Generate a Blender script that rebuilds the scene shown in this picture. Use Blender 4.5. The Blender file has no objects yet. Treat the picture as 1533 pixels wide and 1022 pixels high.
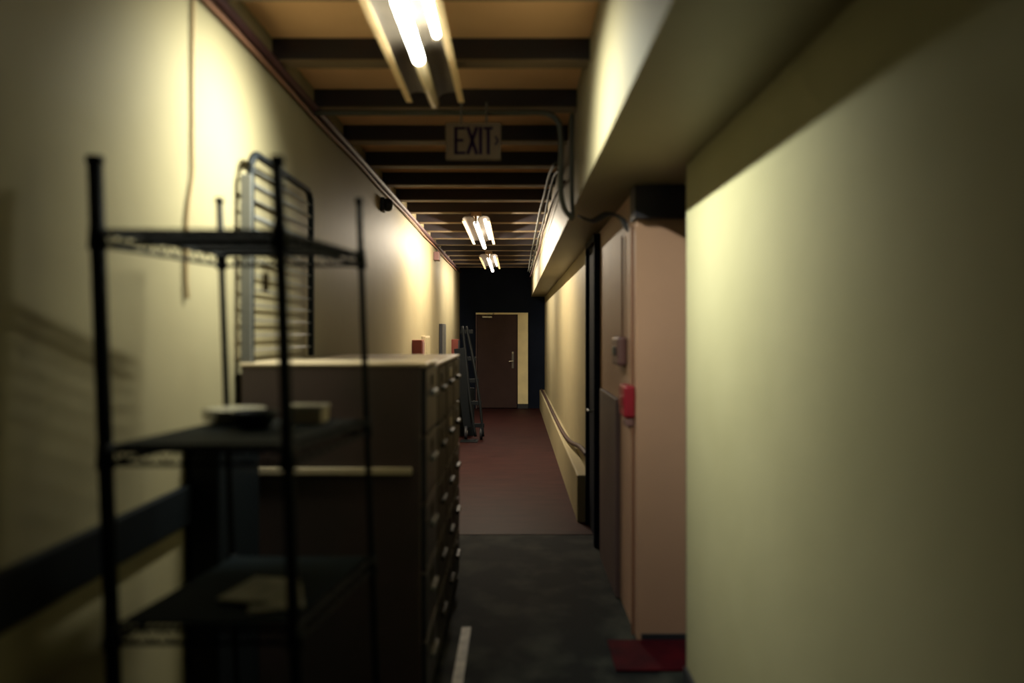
import bpy, bmesh, math, random
from mathutils import Vector, Matrix
random.seed(7)
S = bpy.context.scene
C = S.collection
PI = math.pi
EYE = 1.6
F = 1190.0            # focal length in pixels of the 1533 px wide frame

# ------------------------------------------------------------ camera, world, exposure
cd = bpy.data.cameras.new('camera'); cam = bpy.data.objects.new('camera', cd); C.objects.link(cam)
cam.location = (0, 0, EYE); cam.rotation_euler = (PI/2, 0, 0)
cd.sensor_width = 36; cd.lens = 36*F/1533
cd.shift_x = -3.5/1533; cd.shift_y = -13/1533
cd.clip_start = 0.02
cd.dof.use_dof = True; cd.dof.focus_distance = 15.5; cd.dof.aperture_fstop = 0.95
S.camera = cam
w = bpy.data.worlds.new('world'); S.world = w; w.use_nodes = True
bg = w.node_tree.nodes['Background']
bg.inputs[0].default_value = (0.10, 0.42, 0.75, 1); bg.inputs[1].default_value = 0.09  # teal fill added through the open end behind the camera, to tint shadows
S.view_settings.view_transform = 'Standard'; S.view_settings.look = 'None'
S.view_settings.exposure = 0.0; S.view_settings.gamma = 1.0
S.view_settings.use_curve_mapping = False
TUBE = (32.0, 13.0, 13.0)       # tube surface strengths of the near, middle and far lamp
WATT = (23.0, 110.0, 55.0)       # light thrown down to either side by each lamp

# ------------------------------------------------------------ materials
def mat(name, col, rough=0.6, col2=None, scale=4.0, bump=0.0, metal=0.0, spec=0.5, detail=5, stretch=None, ramp=(0.35, 0.7), bscale=None):
    m = bpy.data.materials.new(name); m.use_nodes = True
    nt = m.node_tree; b = nt.nodes['Principled BSDF']
    b.inputs['Base Color'].default_value = (*col, 1)
    b.inputs['Roughness'].default_value = rough; b.inputs['Metallic'].default_value = metal
    b.inputs['Specular IOR Level'].default_value = spec
    tc = nt.nodes.new('ShaderNodeTexCoord'); mp = nt.nodes.new('ShaderNodeMapping')
    nt.links.new(tc.outputs['Object'], mp.inputs[0])
    if stretch: mp.inputs['Scale'].default_value = stretch
    n = nt.nodes.new('ShaderNodeTexNoise'); n.inputs['Scale'].default_value = scale; n.inputs['Detail'].default_value = detail
    nt.links.new(mp.outputs[0], n.inputs['Vector'])
    c2 = col2 if col2 else tuple(c*0.85 for c in col)
    r = nt.nodes.new('ShaderNodeValToRGB')
    r.color_ramp.elements[0].position = ramp[0]; r.color_ramp.elements[1].position = ramp[1]
    r.color_ramp.elements[0].color = (*c2, 1); r.color_ramp.elements[1].color = (*col, 1)
    nt.links.new(n.outputs['Fac'], r.inputs[0]); nt.links.new(r.outputs[0], b.inputs['Base Color'])
    if bump:
        n2 = nt.nodes.new('ShaderNodeTexNoise'); n2.inputs['Scale'].default_value = bscale or scale*8; n2.inputs['Detail'].default_value = 6
        nt.links.new(tc.outputs['Object'], n2.inputs['Vector'])
        bp = nt.nodes.new('ShaderNodeBump'); bp.inputs['Strength'].default_value = bump; bp.inputs['Distance'].default_value = 0.01
        nt.links.new(n2.outputs['Fac'], bp.inputs['Height']); nt.links.new(bp.outputs[0], b.inputs['Normal'])
    return m
def emit(name, col, st):
    m = bpy.data.materials.new(name); m.use_nodes = True
    b = m.node_tree.nodes['Principled BSDF']
    b.inputs['Base Color'].default_value = (0.9, 0.9, 0.9, 1)
    b.inputs['Emission Color'].default_value = (*col, 1); b.inputs['Emission Strength'].default_value = st
    return m
M = {}
M['wall'] = mat('cream_wall_paint', (0.27, 0.235, 0.14), 0.55, (0.235, 0.20, 0.118), 1.2, 0.25, spec=0.10, bscale=9)
M['wall_r'] = mat('cream_partition_paint', (0.35, 0.325, 0.20), 0.6, (0.30, 0.28, 0.165), 1.0, 0.25, spec=0.08, bscale=9)
M['wall_tan'] = mat('tan_wall_paint', (0.44, 0.26, 0.17), 0.6, (0.39, 0.23, 0.15), 1.5, 0.1)
M['soffit'] = mat('duct_casing_paint', (0.23, 0.195, 0.115), 0.5, (0.20, 0.17, 0.10), 1.5, 0.1)
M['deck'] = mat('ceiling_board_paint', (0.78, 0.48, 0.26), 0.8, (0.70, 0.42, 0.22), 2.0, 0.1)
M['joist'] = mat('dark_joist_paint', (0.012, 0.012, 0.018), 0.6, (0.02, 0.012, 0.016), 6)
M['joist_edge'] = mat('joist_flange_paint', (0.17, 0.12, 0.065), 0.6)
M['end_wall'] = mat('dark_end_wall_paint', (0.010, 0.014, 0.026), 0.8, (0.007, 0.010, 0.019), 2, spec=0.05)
M['floor_far'] = mat('red_brown_linoleum', (0.030, 0.010, 0.009), 0.6, (0.018, 0.006, 0.0055), 3.0, 0.05, spec=0.06, stretch=(1, 3, 1))
M['floor_near'] = mat('worn_dark_concrete', (0.028, 0.032, 0.027), 0.85, (0.003, 0.005, 0.006), 3.4, 0.25, spec=0.12, stretch=(1.2, 1, 1), detail=8, ramp=(0.46, 0.68))
M['base'] = mat('dark_base_paint', (0.02, 0.022, 0.028), 0.5)
M['black'] = mat('black_steel', (0.004, 0.006, 0.008), 0.55, spec=0.15)
M['mat'] = mat('dark_shelf_liner', (0.005, 0.010, 0.013), 0.7, spec=0.1)
M['grey'] = mat('grey_steel', (0.16, 0.16, 0.15), 0.45, metal=0.3)
M['reflector'] = mat('reflector_enamel', (0.13, 0.105, 0.08), 0.5, (0.11, 0.09, 0.07), 8, spec=0.2)
M['rim'] = mat('cream_rim_enamel', (0.80, 0.58, 0.32), 0.5, (0.72, 0.52, 0.28), 8, spec=0.2)
M['housing'] = mat('cream_enamel', (0.34, 0.24, 0.13), 0.4, (0.28, 0.19, 0.1), 8)
M['tube_off'] = mat('unlit_tube_glass', (0.75, 0.60, 0.38), 0.25)
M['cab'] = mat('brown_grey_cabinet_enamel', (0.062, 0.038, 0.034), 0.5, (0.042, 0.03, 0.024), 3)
M['cab_top'] = mat('lit_cabinet_top_enamel', (0.62, 0.50, 0.33), 0.35)  # lamplight on the cabinet tops is put into this paler colour
M['drawer'] = mat('drawer_enamel', (0.03, 0.026, 0.018), 0.5, (0.022, 0.02, 0.014), 5, spec=0.15)
M['drawer_dark'] = mat('dark_drawer_enamel', (0.018, 0.018, 0.02), 0.4)
M['chrome'] = mat('chrome', (0.3, 0.28, 0.2), 0.35, metal=0.9)
M['pale'] = mat('pale_cream_metal', (0.45, 0.37, 0.24), 0.4)
M['sign'] = mat('dull_sign_face', (0.13, 0.10, 0.075), 0.7, (0.11, 0.08, 0.06), 12, spec=0.1)
M['sign_ink'] = mat('dark_violet_letter', (0.012, 0.005, 0.025), 0.8, spec=0.05)
M['door'] = mat('dark_brown_door_paint', (0.050, 0.030, 0.028), 0.6, (0.042, 0.025, 0.024), 4, spec=0.15)
M['door_pale'] = mat('pale_yellow_panel_paint', (0.85, 0.75, 0.42), 0.5)
M['conduit'] = mat('dull_grey_conduit', (0.06, 0.06, 0.048), 0.6, spec=0.2)
M['red_pipe'] = mat('dark_red_pipe_paint', (0.05, 0.012, 0.012), 0.6)
M['red'] = mat('red_alarm_paint', (0.24, 0.008, 0.022), 0.4)
M['mauve'] = mat('dull_mauve_plastic', (0.17, 0.085, 0.08), 0.5)
M['cable'] = mat('tan_cable', (0.40, 0.28, 0.13), 0.6)
M['brown_cable'] = mat('brown_cable', (0.20, 0.09, 0.05), 0.6)
M['brown_hose'] = mat('dark_brown_rubber', (0.045, 0.025, 0.02), 0.6, spec=0.15)
M['white'] = mat('off_white_glaze', (0.4, 0.37, 0.28), 0.3)
M['tape'] = mat('scuffed_white_tape', (0.28, 0.26, 0.2), 0.6, (0.15, 0.14, 0.11), 15)
M['mauve_panel'] = mat('mauve_grey_panel_paint', (0.10, 0.06, 0.058), 0.6)
M['dark_red'] = mat('dark_red_paint', (0.16, 0.03, 0.02), 0.5)
M['red_streak'] = mat('red_light_streak_paint', (0.05, 0.003, 0.006), 0.8, (0.02, 0.002, 0.005), 6, spec=0.05)
TE = [emit('lit_tube_near', (0.97, 1.0, 0.84), TUBE[0]), emit('lit_tube_middle', (1.0, 0.88, 0.70), TUBE[1]), emit('lit_tube_far', (1.0, 0.88, 0.70), TUBE[2])]

# ------------------------------------------------------------ mesh helpers
def new(): return bmesh.new()
def box(bm, x0, x1, y0, y1, z0, z1, bev=0.0, mx=None):
    r = bmesh.ops.create_cube(bm, size=1)
    vs = r['verts']
    for v in vs:
        v.co = Vector(((x0+x1)/2+v.co.x*(x1-x0), (y0+y1)/2+v.co.y*(y1-y0), (z0+z1)/2+v.co.z*(z1-z0)))
    if bev:
        es = {e for v in vs for e in v.link_edges}
        g = bmesh.ops.bevel(bm, geom=list(es)+vs, offset=bev, segments=2, affect='EDGES', profile=0.5)
        vs = list({v for f in g['faces'] for v in f.verts} | {v for v in vs if v.is_valid})
    if mx: bmesh.ops.transform(bm, matrix=mx, verts=vs)
    return bm
def tube(bm, pts, r, n=10, cap=True):
    pts = [Vector(p) for p in pts]; rings = []
    for i, p in enumerate(pts):
        d = (pts[min(i+1, len(pts)-1)]-pts[max(i-1, 0)]).normalized()
        up = Vector((0, 0, 1)) if abs(d.z) < 0.9 else Vector((1, 0, 0))
        a = d.cross(up).normalized(); b = d.cross(a).normalized()
        rr = r[i] if isinstance(r, (list, tuple)) else r
        rings.append([bm.verts.new(p+(a*math.cos(2*PI*k/n)+b*math.sin(2*PI*k/n))*rr) for k in range(n)])
    for i in range(len(rings)-1):
        for k in range(n):
            bm.faces.new((rings[i][k], rings[i][(k+1) % n], rings[i+1][(k+1) % n], rings[i+1][k]))
    if cap:
        bm.faces.new(list(reversed(rings[0]))); bm.faces.new(rings[-1])
    return bm
def smooth_path(pts, n=6):
    pts = [Vector(p) for p in pts]; out = []
    for i in range(len(pts)-1):
        p0 = pts[max(i-1, 0)]; p1 = pts[i]; p2 = pts[i+1]; p3 = pts[min(i+2, len(pts)-1)]
        for k in range(n):
            t = k/n
            out.append(0.5*((2*p1)+(p2-p0)*t+(2*p0-5*p1+4*p2-p3)*t*t+(3*p1-p0-3*p2+p3)*t**3))
    out.append(pts[-1]); return out
def lathe(bm, prof, cx, cy, z0, n=24):
    rings = []
    for r, z in prof:
        rings.append([bm.verts.new((cx+r*math.cos(2*PI*k/n), cy+r*math.sin(2*PI*k/n), z0+z)) for k in range(n)])
    for i in range(len(rings)-1):
        for k in range(n): bm.faces.new((rings[i][k], rings[i][(k+1) % n], rings[i+1][(k+1) % n], rings[i+1][k]))
    if prof[0][0] > 1e-4: bm.faces.new(list(reversed(rings[0])))
    if prof[-1][0] > 1e-4: bm.faces.new(rings[-1])
    bmesh.ops.remove_doubles(bm, verts=bm.verts, dist=1e-5)
    return bm
def obj(name, bm, m, parent=None, smooth=False):
    bmesh.ops.recalc_face_normals(bm, faces=bm.faces)
    me = bpy.data.meshes.new(name); bm.to_mesh(me); bm.free()
    me.materials.append(M[m] if isinstance(m, str) else m)
    if smooth:
        for p in me.polygons: p.use_smooth = True
    o = bpy.data.objects.new(name, me); C.objects.link(o)
    if parent is not None:
        o.parent = parent
        pw = Matrix.Identity(4); chain = []; q = parent
        while q is not None: chain.append(q); q = q.parent
        for q in reversed(chain): pw = pw @ q.matrix_parent_inverse @ q.matrix_basis
        o.matrix_parent_inverse = pw.inverted()
    return o
def tag(o, label, cat, group=None):
    o['label'] = label; o['category'] = cat
    if group: o['group'] = group
    return o
def thing(name, label, cat, loc, group=None):
    o = bpy.data.objects.new(name, None); C.objects.link(o); o.location = loc; o.empty_display_size = 0.1
    return tag(o, label, cat, group)
def struct(name, bm, m, parent=None, smooth=False):
    o = obj(name, bm, m, parent, smooth)
    if parent is None: o['kind'] = 'structure'
    return o

# ------------------------------------------------------------ the setting
XL, XR, XN, XS = -1.155, 0.64, 0.78, 0.36     # left wall, far right wall, near right wall, duct casing face
ZE, BACK = 16.8, -2.6
ZJ, ZD = EYE+1.30, EYE+1.405                  # joist bottoms, ceiling boards
ZS = EYE+0.76                                 # underside of the casing
struct('floor', box(new(), XL-0.1, 2.6, BACK, 6.3, -0.12, 0), 'floor_near')
struct('floor_far_stretch', box(new(), XL-0.1, 1.0, 6.3, ZE+0.15, -0.12, 0.004), 'floor_far')
ceil = struct('ceiling', box(new(), XL-0.1, 2.6, BACK, ZE+0.15, ZD, ZD+0.1), 'deck')
y = 3.79-0.795*7
while y < ZE-0.3:
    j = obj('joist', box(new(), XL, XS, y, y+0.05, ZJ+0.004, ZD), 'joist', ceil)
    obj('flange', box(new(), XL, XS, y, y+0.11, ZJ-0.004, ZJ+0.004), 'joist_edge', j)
    y += 0.795
struct('wall_left', box(new(), XL-0.1, XL, BACK, ZE+0.1, 0, ZD), 'wall')
struct('wall_right_middle', box(new(), XR, XR+0.12, 4.262, 5.95, 0, ZS), 'wall_tan')
bm = new(); box(bm, XR, XR+0.12, 6.65, ZE+0.1, 0, ZS); box(bm, XR, XR+0.12, 5.95, 6.65, EYE+0.72, ZS)
struct('wall_right', bm, 'wall')
struct('wall_right_near', box(new(), XN, XN+0.12, BACK, 3.6, 0, ZS), 'wall_r')
struct('wall_right_return', box(new(), XR, 2.4, 4.14, 4.26, 0, ZS-0.17), 'wall_tan')
struct('wall_side_passage', box(new(), 2.4, 2.5, BACK, 4.14, 0, ZD), 'wall')
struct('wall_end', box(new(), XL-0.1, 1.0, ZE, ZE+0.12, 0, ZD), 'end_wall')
struct('trim_1', box(new(), XS, 2.5, BACK, ZE, ZS, ZD-0.002), 'soffit')            # duct casing along the right
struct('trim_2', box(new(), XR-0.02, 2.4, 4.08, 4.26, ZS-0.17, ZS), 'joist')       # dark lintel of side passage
# low plinth along the far right wall
bm = new(); box(bm, 0.53, XR-0.001, 6.7, ZE-0.01, 0, 0.40, 0.01); struct('trim_3', bm, 'wall')
struct('baseboard_left', box(new(), XL, XL+0.015, BACK, ZE, 0, 0.12), 'base')
struct('baseboard_near', box(new(), XN-0.015, XN, BACK, 3.6, 0, 0.09), 'base')
struct('baseboard_return', box(new(), XR+0.02, 2.4, 4.125, 4.14, 0, 0.035), 'base')
struct('trim_4', box(new(), 0.48, 1.6, 3.75, 4.12, 0, 0.012, 0.004), 'red_streak')  # red strip added on the floor; a red light leak put into its colour
struct('trim_6', box(new(), XL, XL+0.03, BACK, 2.84, EYE-0.665, EYE-0.53, 0.006), 'black')     # thin dark strip along the left wall
# wall edge strips
struct('trim_5', box(new(), XN, XN+0.122, 3.6, 3.612, 0, ZS), 'base')

# end door
def dpx(px): return (px-770)/F*ZE
def dz(py): return EYE+(498-py)/F*ZE
d1 = bpy.data.objects.new('door_1', None); C.objects.link(d1); d1.location = (dpx(745), ZE, 0); d1['kind'] = 'structure'
obj('door_leaf', box(new(), dpx(714.5), dpx(774), ZE-0.05, ZE-0.005, 0.02, dz(471), 0.004), 'door', d1)
bm = new(); box(bm, dpx(712.5), dpx(790.5), ZE-0.07, ZE-0.001, dz(470.6), dz(468)); obj('door_head', bm, 'door_pale', d1)
obj('door_frame', box(new(), dpx(712.5), dpx(713.8), ZE-0.06, ZE-0.001, 0, dz(470.6)), 'mauve_panel', d1)
obj('side_panel', box(new(), dpx(775), dpx(790.5), ZE-0.06, ZE-0.001, dz(604), dz(470.6), 0.003), 'door_pale', d1)
obj('kick_board', box(new(), dpx(775), dpx(790.5), ZE-0.05, ZE-0.001, 0.0, dz(604)), 'base', d1)
bm = new(); box(bm, dpx(722), dpx(737), ZE-0.11, ZE-0.05, dz(476), dz(473), 0.006); obj('door_closer', bm, 'chrome', d1)
bm = new(); tube(bm, [(dpx(730), ZE-0.1, dz(473)), (dpx(738), ZE-0.2, dz(471)), (dpx(739), ZE-0.07, dz(469))], 0.012, 6); obj('closer_arm', bm, 'chrome', d1)
bm = new(); box(bm, dpx(766), dpx(769.5), ZE-0.075, ZE-0.05, dz(551), dz(526), 0.005); hp = obj('handle_plate', bm, 'grey', d1)
bm = new(); tube(bm, [(dpx(767.8), ZE-0.07, dz(540)), (dpx(767.8), ZE-0.13, dz(540)), (dpx(762), ZE-0.13, dz(540.5))], 0.011, 8); obj('lever', bm, 'chrome', hp)
bm = new(); tube(bm, [(dpx(767.8), ZE-0.07, dz(528)), (dpx(767.8), ZE-0.1, dz(528))], 0.022, 12); obj('lock_cylinder', bm, 'chrome', hp)

# dark narrow door in the right wall
d2 = bpy.data.objects.new('door_2', None); C.objects.link(d2); d2.location = (XR, 6.3, 0); d2['kind'] = 'structure'
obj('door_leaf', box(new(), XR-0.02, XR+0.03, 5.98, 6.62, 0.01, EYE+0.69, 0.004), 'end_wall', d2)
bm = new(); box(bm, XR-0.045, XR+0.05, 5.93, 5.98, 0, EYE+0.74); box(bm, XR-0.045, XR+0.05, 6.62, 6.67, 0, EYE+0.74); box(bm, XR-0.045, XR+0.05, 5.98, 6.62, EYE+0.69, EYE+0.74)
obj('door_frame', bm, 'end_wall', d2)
bm = new(); tube(bm, [(XR-0.02, 6.08, 1.0), (XR-0.07, 6.08, 1.0), (XR-0.07, 6.2, 1.0)], 0.01, 8); obj('handle', bm, 'grey', d2)

# ------------------------------------------------------------ lamps
def fixture(y0, y1, lit, label, em, watt, col, spread, unlit=None):
    X, H = -0.41, EYE+1.205
    t = thing('fluorescent_light', label, 'ceiling light', (X, (y0+y1)/2, ZJ-0.005), 'reflector lamps along the ceiling')
    obj('housing', box(new(), X-0.055, X+0.055, y0+0.02, y1-0.02, H+0.045, ZJ-0.006, 0.004), 'housing', t)
    for s, nm in ((-1, 'reflector'), (1, 'reflector')):
        bm = new(); prof = []
        for k in range(9):
            a = PI*k/8
            prof.append((X+s*(0.082-0.066*math.cos(a)), H+0.045*math.sin(a)**0.8 if 0 < k < 8 else H))
        prof[0] = (X+s*0.014, H-0.006)
        rows = []
        for yy in (y0, y1):
            rows.append([bm.verts.new((x, yy, z)) for x, z in prof]+[bm.verts.new((x, yy, z+0.004)) for x, z in reversed(prof)])
        n = len(rows[0])
        for k in range(n): bm.faces.new((rows[0][k], rows[0][(k+1) % n], rows[1][(k+1) % n], rows[1][k]))
        for rr in rows:
            for k in range(8): bm.faces.new((rr[k], rr[k+1], rr[n-2-k], rr[n-1-k]))
        obj(nm, bm, 'reflector', t, True)
    for s in (-1, 1):
        obj('rim', box(new(), min(X+s*0.118, X+s*0.150), max(X+s*0.118, X+s*0.150), y0, y1, H-0.010, H-0.003, 0.002), 'rim', t)
    ly0, ly1 = lit
    bm = new(); tube(bm, [(X, ly0, H-0.032), (X, ly0+0.01, H-0.032), (X, ly1-0.01, H-0.032), (X, ly1, H-0.032)], [0.015, 0.025, 0.025, 0.015], 14)
    obj('lit_tube', bm, em, t, True)
    for s_ in (-1, 1):
        ld = bpy.data.lights.new('tube_light', 'AREA'); ld.shape = 'RECTANGLE'; ld.size = 0.022; ld.size_y = ly1-ly0-0.04
        ld.energy = watt; ld.color = col; ld.spread = math.radians(spread)
        lo = bpy.data.objects.new('tube_light', ld); C.objects.link(lo)
        lo.location = (X+s_*0.018, (ly0+ly1)/2, H-0.062); lo.rotation_euler = (0, -s_*math.radians(52), 0)
    e2 = ly1-0.32*(ly1-ly0)
    bm = new(); tube(bm, [(X+0.095, ly0, H+0.002), (X+0.095, e2, H+0.002)], 0.014, 12); obj('lit_tube', bm, em, t, True)
    for yy in (ly0-0.03, ly1+0.0):
        bm = new(); box(bm, X-0.012, X+0.012, yy, yy+0.03, H-0.045, H+0.05, 0.003); obj('socket', bm, 'housing', t)
    bm = new(); box(bm, X+0.08, X+0.11, e2, e2+0.025, H-0.012, H+0.04, 0.003); obj('socket', bm, 'housing', t)
    if unlit:
        bm = new(); tube(bm, [(X, unlit[0], H-0.028), (X, unlit[1], H-0.028)], 0.026, 14); obj('unlit_tube', bm, 'tube_off', t, True)
    return t
fixture(2.2, 4.13, (2.80, 3.42), 'nearest cream fluorescent ceiling light, its far end unlit, above the filing cabinets', TE[0], WATT[0], (0.97, 1.0, 0.85), 98, (3.45, 4.08))
fixture(8.5, 10.75, (8.5, 10.95), 'second fluorescent ceiling light down the corridor, in the middle of the row', TE[1], WATT[1], (1.0, 0.86, 0.66), 172)
fixture(12.6, 14.9, (12.6, 15.1), 'farthest and smallest fluorescent ceiling light, just before the dark end wall', TE[2], WATT[2], (1.0, 0.88, 0.70), 140)

# EXIT sign
sy = 4.45
def sx(px): return (px-770)/F*sy
def sz(py): return EYE+(498-py)/F*sy
sg = thing('exit_sign', 'dull cream EXIT sign with dark letters hanging under the ceiling', 'sign', (sx(709), sy+0.02, sz(210)))
obj('sign_box', box(new(), sx(667), sx(750), sy, sy+0.05, sz(238), sz(183), 0.005), 'sign', sg)
bm = new(); tube(bm, [(sx(690), sy+0.025, sz(184)), (sx(690), sy+0.025, ZJ-0.004)], 0.006, 8); obj('hanger', bm, 'grey', sg)
bm = new(); tube(bm, [(sx(728), sy+0.025, sz(184)), (sx(728), sy+0.025, ZJ-0.004)], 0.006, 8); obj('hanger', bm, 'grey', sg)
def stroke(bm, a, b, w):
    ax, az = sx(a[0]), sz(a[1]); bx, bz = sx(b[0]), sz(b[1])
    L = math.hypot(bx-ax, bz-az); ang = math.atan2(bz-az, bx-ax)
    mx = Matrix.Translation(((ax+bx)/2, sy-0.001, (az+bz)/2)) @ Matrix.Rotation(-ang, 4, 'Y')
    box(bm, -L/2, L/2, -0.003, 0.003, -w/2, w/2, 0, mx)
W = 0.0175
bm = new()
stroke(bm, (682.5, 190), (682.5, 231), W); stroke(bm, (680, 192), (697, 192), W*0.8); stroke(bm, (680, 210), (694, 210), W*0.8); stroke(bm, (680, 229), (697, 229), W*0.8)
obj('letter', bm, 'sign_ink', sg)
bm = new(); stroke(bm, (700, 190), (714, 231), W); stroke(bm, (714, 190), (700, 231), W); obj('letter', bm, 'sign_ink', sg)
bm = new(); stroke(bm, (719.5, 190), (719.5, 231), W); obj('letter', bm, 'sign_ink', sg)
bm = new(); stroke(bm, (731, 190), (731, 231), W); stroke(bm, (724, 192), (738, 192), W*0.8); obj('letter', bm, 'sign_ink', sg)
bm = new(); stroke(bm, (741.5, 204), (745.5, 210.5), 0.010); stroke(bm, (745.5, 210.5), (741.5, 217), 0.010); obj('arrow_mark', bm, 'sign_ink', sg)

# ------------------------------------------------------------ pipes and cables
z = EYE+1.245
bm = new(); tube(bm, smooth_path([(XL+0.02, 4.5, z), (-0.5, 4.5, z), (0.0, 4.5, z), (0.16, 4.5, z), (0.235, 4.5, z-0.035), (0.262, 4.5, z-0.12), (0.262, 4.5, EYE+0.9), (0.265, 4.5, EYE+0.78), (0.29, 4.5, EYE+0.69), (0.335, 4.5, EYE+0.645)], 6), 0.016, 10)
tag(obj('conduit', bm, 'conduit', smooth=True), 'grey conduit crossing under the ceiling behind the EXIT sign and bending down', 'pipe')
bm = new(); tube(bm, smooth_path([(0.33, 4.55, EYE+1.25), (0.33, 4.55, EYE+1.0), (0.33, 4.55, EYE+0.8), (0.335, 4.55, EYE+0.66)], 6), 0.013, 10)
tag(obj('conduit', bm, 'conduit', smooth=True), 'short straight grey conduit dropping beside the bent one on the duct casing', 'pipe')
for k, (xx, hh, rr) in enumerate(((0.262, 1.20, 0.012), (0.30, 1.16, 0.010), (0.315, 1.08, 0.010))):
    pts = [(xx+random.uniform(-0.008, 0.008), 5.0+i*0.95, EYE+hh+random.uniform(-0.015, 0.015)-(0.12 if i == 0 else 0)) for i in range(12)]
    bm = new(); tube(bm, smooth_path(pts, 3), rr, 8)
    tag(obj('cable', bm, 'conduit' if k < 2 else 'red_pipe', smooth=True),
        ('topmost grey cable running away beside the duct casing', 'middle grey cable running away along the duct casing', 'reddish cable running away low on the duct casing')[k], 'cable', 'cables along the duct casing')
bm = new(); tube(bm, [(XL+0.026, BACK+0.1, EYE+1.272), (XL+0.026, 4.4, EYE+1.27), (XL+0.026, 16.7, EYE+1.272)], 0.022, 10)
tag(obj('pipe', bm, 'red_pipe', smooth=True), 'thick dark red pipe along the top of the left wall', 'pipe')
pts = [(XL+0.022+random.uniform(0, 0.01), -2+i*1.1, EYE+1.22+random.uniform(-0.010, 0.010)) for i in range(17)]
bm = new(); tube(bm, smooth_path(pts, 3), 0.010, 8)
tag(obj('cable', bm, 'brown_cable', smooth=True), 'brown cable sagging just under the red pipe on the left wall', 'cable')
# hanging cable on the left wall
yw = 2.83; sw = F/yw
bm = new(); tube(bm, smooth_path([(XL+0.012, yw, ZJ-0.07), (XL+0.012, yw, EYE+1.0), (XL+0.012, yw, EYE+0.65), (XL+0.014, yw-0.005, EYE+0.55), (XL+0.012, yw-0.05, EYE+0.4), (XL+0.012, yw-0.06, EYE+0.2), (XL+0.012, yw-0.05, EYE+0.12)], 6), 0.008, 8)
tag(obj('cable', bm, 'cable', smooth=True), 'thin tan cable hanging straight down the left wall behind the rack', 'cable')
# hose curving over the low plinth
hp_ = [(0.565, 16.5, 0.425), (0.57, 14.0, 0.425), (0.565, 11.5, 0.425), (0.57, 9.6, 0.425), (0.585, 8.4, 0.455), (0.61, 7.5, 0.53), (0.612, 7.0, 0.56), (0.612, 6.72, 0.57)]
bm = new(); tube(bm, smooth_path(hp_, 6), 0.022, 10)
tag(obj('hose', bm, 'brown_hose', smooth=True), 'dull brown hose lying on the low ledge at the foot of the right wall', 'hose')

# ------------------------------------------------------------ devices on the right wall
t = thing('switch_box', 'dull mauve wall switch box fed by a thin cable, above the red alarm', 'switch', (XR, 4.62, EYE-0.1))
obj('casing', box(new(), XR-0.055, XR-0.002, 4.50, 4.76, EYE-0.19, EYE-0.02, 0.018), 'mauve', t)
bm = new(); box(bm, XR-0.066, XR-0.05, 4.58, 4.68, EYE-0.13, EYE-0.08, 0.004); obj('switch', bm, 'base', t)
bm = new(); tube(bm, [(XR-0.012, 4.63, EYE-0.02), (XR-0.012, 4.63, EYE+0.56)], 0.006, 8); obj('feed_cable', bm, 'brown_cable', t)
t = thing('alarm_box', 'bright red fire alarm box low on the wall edge with dark bell below', 'alarm', (XR, 4.29, EYE-0.36))
obj('casing', box(new(), XR-0.06, XR-0.002, 4.19, 4.40, EYE-0.45, EYE-0.28, 0.012), 'red', t)
bm = new(); box(bm, XR-0.05, XR-0.004, 4.20, 4.33, EYE-0.50, EYE-0.45, 0.012); obj('bell', bm, 'mauve', t)
bm = new(); box(bm, XR-0.072, XR-0.058, 4.25, 4.34, EYE-0.39, EYE-0.34, 0.003); obj('pull_lever', bm, 'dark_red', t)
bm = new(); tube(bm, [(XR-0.014, 4.22, EYE-0.28), (XR-0.014, 4.22, EYE+0.56)], 0.008, 8); obj('conduit', bm, 'brown_cable', t)
bm = new(); tube(bm, [(XR-0.014, 4.20, EYE-0.50), (XR-0.014, 4.20, 0.01)], 0.008, 8); obj('conduit', bm, 'brown_cable', t)
tag(obj('panel', box(new(), XR-0.028, XR-0.002, 4.8, 5.7, 0, EYE-0.40, 0.004), 'mauve_panel'), 'mauve grey lower panel fixed to the right wall before the dark narrow door', 'panel')
# tangle of cables under the casing
for k in range(3):
    pts = [(0.40, 5.0-0.12*k, EYE+0.735-0.022*k), (0.47, 4.87-0.12*k, EYE+0.69-0.022*k), (0.54, 4.72-0.12*k, EYE+0.71-0.022*k), (0.60, 4.6-0.11*k, EYE+0.67-0.022*k), (0.622, 4.5-0.07*k, EYE+0.60-0.022*k)]
    bm = new(); tube(bm, smooth_path(pts, 5), 0.008, 8)
    tag(obj('cable', bm, 'base', smooth=True), ('highest dark cable of the tangle under the duct casing above the mauve switch box', 'middle dark cable of the tangle under the duct casing above the switch box', 'lowest dark cable of the tangle under the duct casing above the switch box')[k], 'cable', 'tangled cables under the duct casing')

# ------------------------------------------------------------ devices on the left wall
def wallbox(name, label, cat, y0, y1, h0, h1, dep, m, face=None):
    t = thing(name, label, cat, (XL, (y0+y1)/2, EYE+(h0+h1)/2))
    obj('casing', box(new(), XL+0.001, XL+dep, y0, y1, EYE+h0, EYE+h1, 0.006), m, t)
    if face: obj('cover', box(new(), XL+dep-0.002, XL+dep+0.008, y0+0.02, y1-0.02, EYE+h0+0.02, EYE+h1-0.02, 0.003), face, t)
    return t
t = thing('alarm_bell', 'dark round alarm bell high on the left wall', 'bell', (XL, 6.9, EYE+1.11))
bm = new(); lathe(bm, [(0.055, 0), (0.058, 0.03), (0.05, 0.055), (0.03, 0.07), (0.0, 0.075)], 0, 0, 0)
bmesh.ops.transform(bm, matrix=Matrix.Translation((XL+0.03, 6.9, EYE+1.11)) @ Matrix.Rotation(PI/2, 4, 'Y'), verts=bm.verts)
obj('gong', bm, 'base', t, True)
obj('back_box', box(new(), XL+0.001, XL+0.035, 6.84, 6.96, EYE+1.05, EYE+1.17, 0.006), 'base', t)
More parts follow.
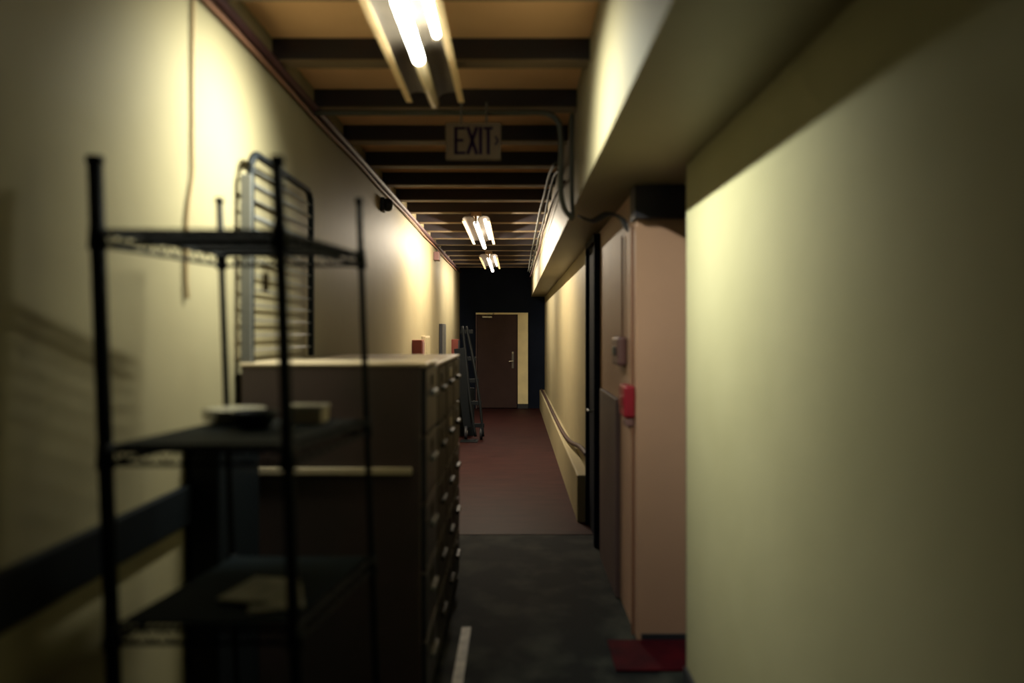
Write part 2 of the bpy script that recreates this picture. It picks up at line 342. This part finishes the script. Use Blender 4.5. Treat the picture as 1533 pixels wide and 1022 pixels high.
t = wallbox('junction_box', 'small dark junction box high on the left wall beyond the round bell', 'box', 11.35, 11.55, 1.04, 1.16, 0.08, 'mauve')
obj('conduit', tube(new(), [(XL+0.04, 11.45, EYE+1.16), (XL+0.04, 11.45, EYE+1.19)], 0.01, 8), 'conduit', t)
wallbox('intercom', 'small dark red box on the left wall above the cabinets', 'box', 8.95, 9.15, -0.28, -0.08, 0.115, 'dark_red', 'mauve')
wallbox('wall_cabinet', 'pale shallow cabinet on the left wall just beyond the dark red box', 'cabinet', 9.9, 10.4, -0.36, -0.04, 0.05, 'pale', 'wall')
wallbox('notice_board', 'tall dark edged notice board on the brightly lit far left wall', 'board', 12.2, 12.8, -0.44, 0.14, 0.05, 'base', 'grey')
wallbox('meter_box', 'dark brown box on the left wall nearest the end wall', 'box', 14.6, 15.0, -0.46, -0.12, 0.12, 'dark_red', 'base')

# ------------------------------------------------------------ filing cabinets
cx0, cx1, ctop = -1.125, -0.363, EYE-0.124
for i in range(4):
    y0 = 3.27+i*0.50; y1 = y0+0.49; top = ctop-(0.018 if i else 0)
    lab = ('nearest tall brown-grey filing cabinet with dark drawer fronts and a pale bar across its side',
           'second filing cabinet from the rack, with olive grey drawers', 'third filing cabinet from the rack, with olive grey drawers',
           'last filing cabinet of the row, farthest from the rack')[i]
    t = thing('filing_cabinet', lab, 'cabinet', ((cx0+cx1)/2, (y0+y1)/2, 0), 'filing cabinets along the left wall')
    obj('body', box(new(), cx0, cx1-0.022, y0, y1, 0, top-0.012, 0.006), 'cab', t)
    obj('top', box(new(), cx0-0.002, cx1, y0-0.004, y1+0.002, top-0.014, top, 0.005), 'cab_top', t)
    n = 5; dh = (top-0.06)/n
    for k in range(n):
        zb = 0.04+k*dh
        d = obj('drawer', box(new(), cx1-0.024, cx1, y0+0.015, y1-0.015, zb+0.006, zb+dh-0.006, 0.005), 'drawer_dark' if i == 0 else 'drawer', t)
        bm = new(); box(bm, cx1-0.002, cx1+0.022, y0+0.16, y1-0.16, zb+dh*0.55, zb+dh*0.55+0.022, 0.005); obj('handle', bm, 'grey' if i == 0 else 'drawer', d)
        bm = new(); box(bm, cx1-0.001, cx1+0.004, y0+0.19, y1-0.19, zb+dh*0.70, zb+dh*0.70+0.045, 0.001); obj('label_holder', bm, 'chrome' if (i == 2 and k in (3, 4)) else 'drawer', d)
    if i == 0:
        bm = new(); box(bm, (352-770)/364, (617-770)/364, y0-0.022, y0-0.001, EYE-0.583, EYE-0.553, 0.005)
        o = obj('side_bar', bm, 'pale', t); o['label'] = 'pale horizontal bar across the side'

# ------------------------------------------------------------ mesh panel on top of the cabinets
t = thing('wire_panel', 'tall grey wire grid panel with rounded top corners on the filing cabinets', 'panel', (-1.10, 3.75, ctop))
X = -1.095; y0, y1 = 3.28, 4.28; zt, zb = EYE+0.755, ctop+0.001
def rpath(y0, y1, zb, zt, r):
    p = [(X, y0, zb), (X, y0, zt-r)]
    p += [(X, y0+r-r*math.cos(a), zt-r+r*math.sin(a)) for a in [PI/2*k/6 for k in range(1, 7)]]
    p += [(X, y1-r+r*math.sin(a), zt-r+r*math.cos(a)) for a in [PI/2*k/6 for k in range(0, 7)]]
    p += [(X, y1, zb)]; return p
obj('frame', tube(new(), rpath(y0+0.02, y1, zb, zt, 0.09), 0.017, 10), 'black', t, True)
obj('upright', box(new(), X-0.035, X+0.012, y0-0.005, y0+0.014, zb, zt-0.10, 0.004), 'grey', t)
n = 13
for k in range(n):
    zz = zb+0.05+(zt-zb-0.12)*k/(n-1)
    obj('wire', tube(new(), [(X, y0+0.03, zz), (X, y1-0.01, zz)], 0.009 if k in (8, 11) else 0.0045, 6), 'grey', t)
obj('crossbar', tube(new(), [(X, y0+0.03, zt-0.27), (X, y1-0.01, zt-0.27)], 0.012, 8), 'grey', t)

# ------------------------------------------------------------ leaning wire rack in the foreground
LEAN = 0.036; AX = math.atan2(0.084, 0.61)
rk = thing('shelving_rack', 'tall black wire shelving rack leaning slightly, in the near left foreground', 'shelf', (-0.74, 2.27, 0))
# local frame: u right, v away from viewer
O = Vector((-1.035, 1.97, EYE+0.3))
def R(u, v, h):          # h relative to the eye
    d = Vector((math.sin(AX), math.cos(AX), 0)); r = Vector((1, 0, 0))
    p = Vector((O.x, O.y, 0))+r*u+d*v
    return Vector((p.x-LEAN*(h-0.3), p.y, EYE+h))
WU, WV = 0.452, 0.612
for u, v, nm in ((0, 0, 'near left'), (WU, 0, ''), (0, WV, ''), (WU, WV, '')):
    rad = 0.0155 if v == 0 else 0.0105
    if (u, v) == (0, 0): rad = 0.0185
    p = obj('post', tube(new(), [R(u, v, -1.575), R(u, v, 0.0), R(u, v, 0.425)], rad, 12), 'black', rk, True)
    obj('cap', tube(new(), [R(u, v, 0.42), R(u, v, 0.437)], rad+0.003, 12), 'black', p, True)
    obj('foot', tube(new(), [R(u, v, -1.6), R(u, v, -1.57)], 0.022, 12), 'black', p, True)
def shelf(h, liner):
    bm = new()
    for a, b in (((0, 0), (WU, 0)), ((WU, 0), (WU, WV)), ((WU, WV), (0, WV)), ((0, WV), (0, 0))):
        for dh in (0.0, -0.034):
            tube(bm, [R(*a, h+dh), R(*b, h+dh)], 0.006, 6)
        m = 9
        for k in range(m):
            f0 = k/m; f1 = (k+0.5)/m; f2 = (k+1)/m
            P = lambda f, dh: R(a[0]+(b[0]-a[0])*f, a[1]+(b[1]-a[1])*f, h+dh)
            tube(bm, [P(f0, -0.034), P(f1, 0), P(f2, -0.034)], 0.003, 5, False)
    s = obj('shelf', bm, 'black', rk)
    bm = new()
    for k in range(1, 24): tube(bm, [R(WU*k/24, 0, h+0.004), R(WU*k/24, WV, h+0.004)], 0.0028, 5)
    for k in (1, 2, 3): tube(bm, [R(0, WV*k/4, h-0.003), R(WU, WV*k/4, h-0.003)], 0.004, 5)
    g = obj('wire_grid', bm, 'black', s)
    for u in (0, WU):
        for v in (0, WV):
            obj('collar', tube(new(), [R(u, v, h-0.045), R(u, v, h+0.018)], [0.024 if v == 0 else 0.018, 0.019 if v == 0 else 0.014], 12), 'black', s, True)
    if liner:
        bm = new(); c = [R(0.012, 0.012, h+0.008), R(WU-0.012, 0.012, h+0.008), R(WU-0.012, WV-0.012, h+0.008), R(0.012, WV-0.012, h+0.008)]
        lo = [bm.verts.new(p) for p in c]; hi = [bm.verts.new(p+Vector((0, 0, 0.006))) for p in c]
        bm.faces.new(lo); bm.faces.new(hi)
        for k in range(4): bm.faces.new((lo[k], lo[(k+1) % 4], hi[(k+1) % 4], hi[k]))
        obj('liner', bm, 'mat', s)
shelf(0.252, False); shelf(-0.292, True); shelf(-0.735, True); shelf(-1.40, True)
# small tag hanging from the top shelf
pt = R(0.17, 0.55, 0.20)
bm = new(); box(bm, pt.x-0.012, pt.x+0.012, pt.y-0.003, pt.y+0.003, pt.z-0.07, pt.z-0.01, 0.002); tube(bm, [(pt.x, pt.y, pt.z+0.02), (pt.x, pt.y, pt.z-0.012)], 0.002, 5)
tag(obj('hanging_tag', bm, 'cable'), 'small tan tag hanging from the underside of the top rack shelf', 'tag')

# things on the middle shelf
hs = EYE-0.292+0.0145
def on(u, v): p = R(u, v, -0.29); return p.x, p.y
x_, y_ = on(0.09, 0.47)
lean = 0.0
t = thing('plate_stack', 'stack of off-white plates at the left of the middle rack shelf', 'plates', (x_, y_, hs))
for k in range(4):
    bm = new(); lathe(bm, [(0.05, 0), (0.055, 0.002), (0.092, 0.013), (0.094, 0.016), (0.055, 0.006), (0.0, 0.006)], x_+0.002*(k % 2), y_, hs+0.002+0.0095*k, 28)
    obj('plate', bm, 'white', t, True)
x_, y_ = on(0.215, 0.34)
bm = new(); lathe(bm, [(0.035, 0), (0.04, 0.004), (0.062, 0.035), (0.068, 0.05), (0.064, 0.05), (0.056, 0.034), (0.03, 0.008), (0.0, 0.008)], x_, y_, hs+0.001, 28)
tag(obj('bowl', bm, 'black', smooth=True), 'dark bowl standing beside the plates on the middle rack shelf', 'bowl')
x_, y_ = on(0.30, 0.50)
t = thing('paper_box', 'flat off-white box right of the dark bowl on the middle rack shelf', 'box', (x_, y_, hs))
obj('tray', box(new(), x_-0.06, x_+0.06, y_-0.05, y_+0.05, hs+0.001, hs+0.04, 0.003), 'pale', t)
obj('lid', box(new(), x_-0.063, x_+0.063, y_-0.053, y_+0.053, hs+0.040, hs+0.055, 0.003), 'white', t)
# lower shelf things
hs3 = EYE-0.735+0.0145
x_, y_ = R(0.33, 0.18, -0.735).x, R(0.33, 0.18, -0.735).y
for k in range(2):
    mx = Matrix.Translation((x_-0.06*k, y_+0.05*k, hs3+0.004+0.007*k)) @ Matrix.Rotation(0.3-0.5*k, 4, 'Z')
    tag(obj('paper_sheet', box(new(), -0.07, 0.07, -0.1, 0.1, -0.003, 0.003, 0, mx), 'tape'),
        ('grey folded paper on the low rack shelf, under the other one', 'grey folded paper lying on top on the low rack shelf')[k], 'paper', 'papers on the low rack shelf')

# dark bin between rack and cabinets
t = thing('tall_bin', 'tall narrow black bin between the left wall and the filing cabinet', 'bin', (-1.07, 3.05, 0))
bm = new(); box(bm, -1.14, -1.03, 2.78, 3.22, 0, EYE-0.40, 0.012); obj('body', bm, 'black', t)
bm = new(); box(bm, -1.147, -1.022, 2.77, 3.23, EYE-0.405, EYE-0.36, 0.01); obj('lid', bm, 'black', t)
obj('lid_handle', tube(new(), smooth_path([(-1.085, 2.93, EYE-0.362), (-1.085, 2.94, EYE-0.34), (-1.085, 3.06, EYE-0.34), (-1.085, 3.07, EYE-0.362)], 4), 0.006, 8), 'grey', t)

# ------------------------------------------------------------ hand truck beyond the cabinets
HY = 11.8
def hx(px): return (px-770)/F*HY
def hz(py): return EYE+(498-py)/F*HY
t = thing('hand_truck', 'black upright hand truck with wheels, leaning beyond the filing cabinets', 'hand truck', (hx(708), HY, 0))
for dx in (0.0, 0.16):
    p = [(hx(690)+dx*0.35, HY+0.35, hz(488)), (hx(697)+dx*0.7, HY+0.2, hz(545)), (hx(703)+dx*0.9, HY+0.08, hz(600)), (hx(712)+dx*0.7, HY, 0.06)]
    obj('rail', tube(new(), smooth_path(p, 5), 0.02, 8), 'black', t, True)
for f in (0.05, 0.3, 0.5, 0.7, 0.9):
    zc = hz(488)*(1-f)+0.06*f; xc = hx(690)*(1-f)+hx(712)*f; yc = HY+0.35*(1-f)**1.2
    obj('crossbar', box(new(), xc-0.04, xc+0.15, yc-0.01, yc+0.01, zc-0.03, zc+0.03, 0.004), 'black', t)
bm = new(); box(bm, hx(694)-0.01, hx(706)+0.02, HY+0.10, HY+0.13, hz(640), hz(520), 0.004)
bmesh.ops.transform(bm, matrix=Matrix.Translation((hx(706), HY, hz(640))) @ Matrix.Rotation(-0.12, 4, 'Y') @ Matrix.Translation((-hx(706), -HY, -hz(640))), verts=bm.verts)
obj('back_plate', bm, 'black', t)
obj('toe_plate', box(new(), hx(690), hx(716), HY-0.25, HY+0.02, 0.006, 0.018, 0.003), 'black', t)
for dx in (-0.13, 0.10):
    w_ = obj('wheel', tube(new(), [(hx(710)+dx-0.02, HY+0.1, 0.105), (hx(710)+dx+0.02, HY+0.1, 0.105)], 0.10, 20), 'base', t, True)
    obj('hub', tube(new(), [(hx(710)+dx-0.026, HY+0.1, 0.105), (hx(710)+dx+0.026, HY+0.1, 0.105)], 0.035, 12), 'grey', w_, True)
tag(obj('leaning_board', box(new(), -0.9, -0.62, 12.3, 12.34, 0.005, 0.75, 0.004), 'black'), 'low dark board standing behind the hand truck', 'board')

# ------------------------------------------------------------ floor marks
bm = new(); box(bm, -0.285, -0.235, 3.5, 4.32, 0.0005, 0.0025); tag(obj('floor_tape', bm, 'tape'), 'scuffed white tape strip on the floor beside the filing cabinets', 'tape')
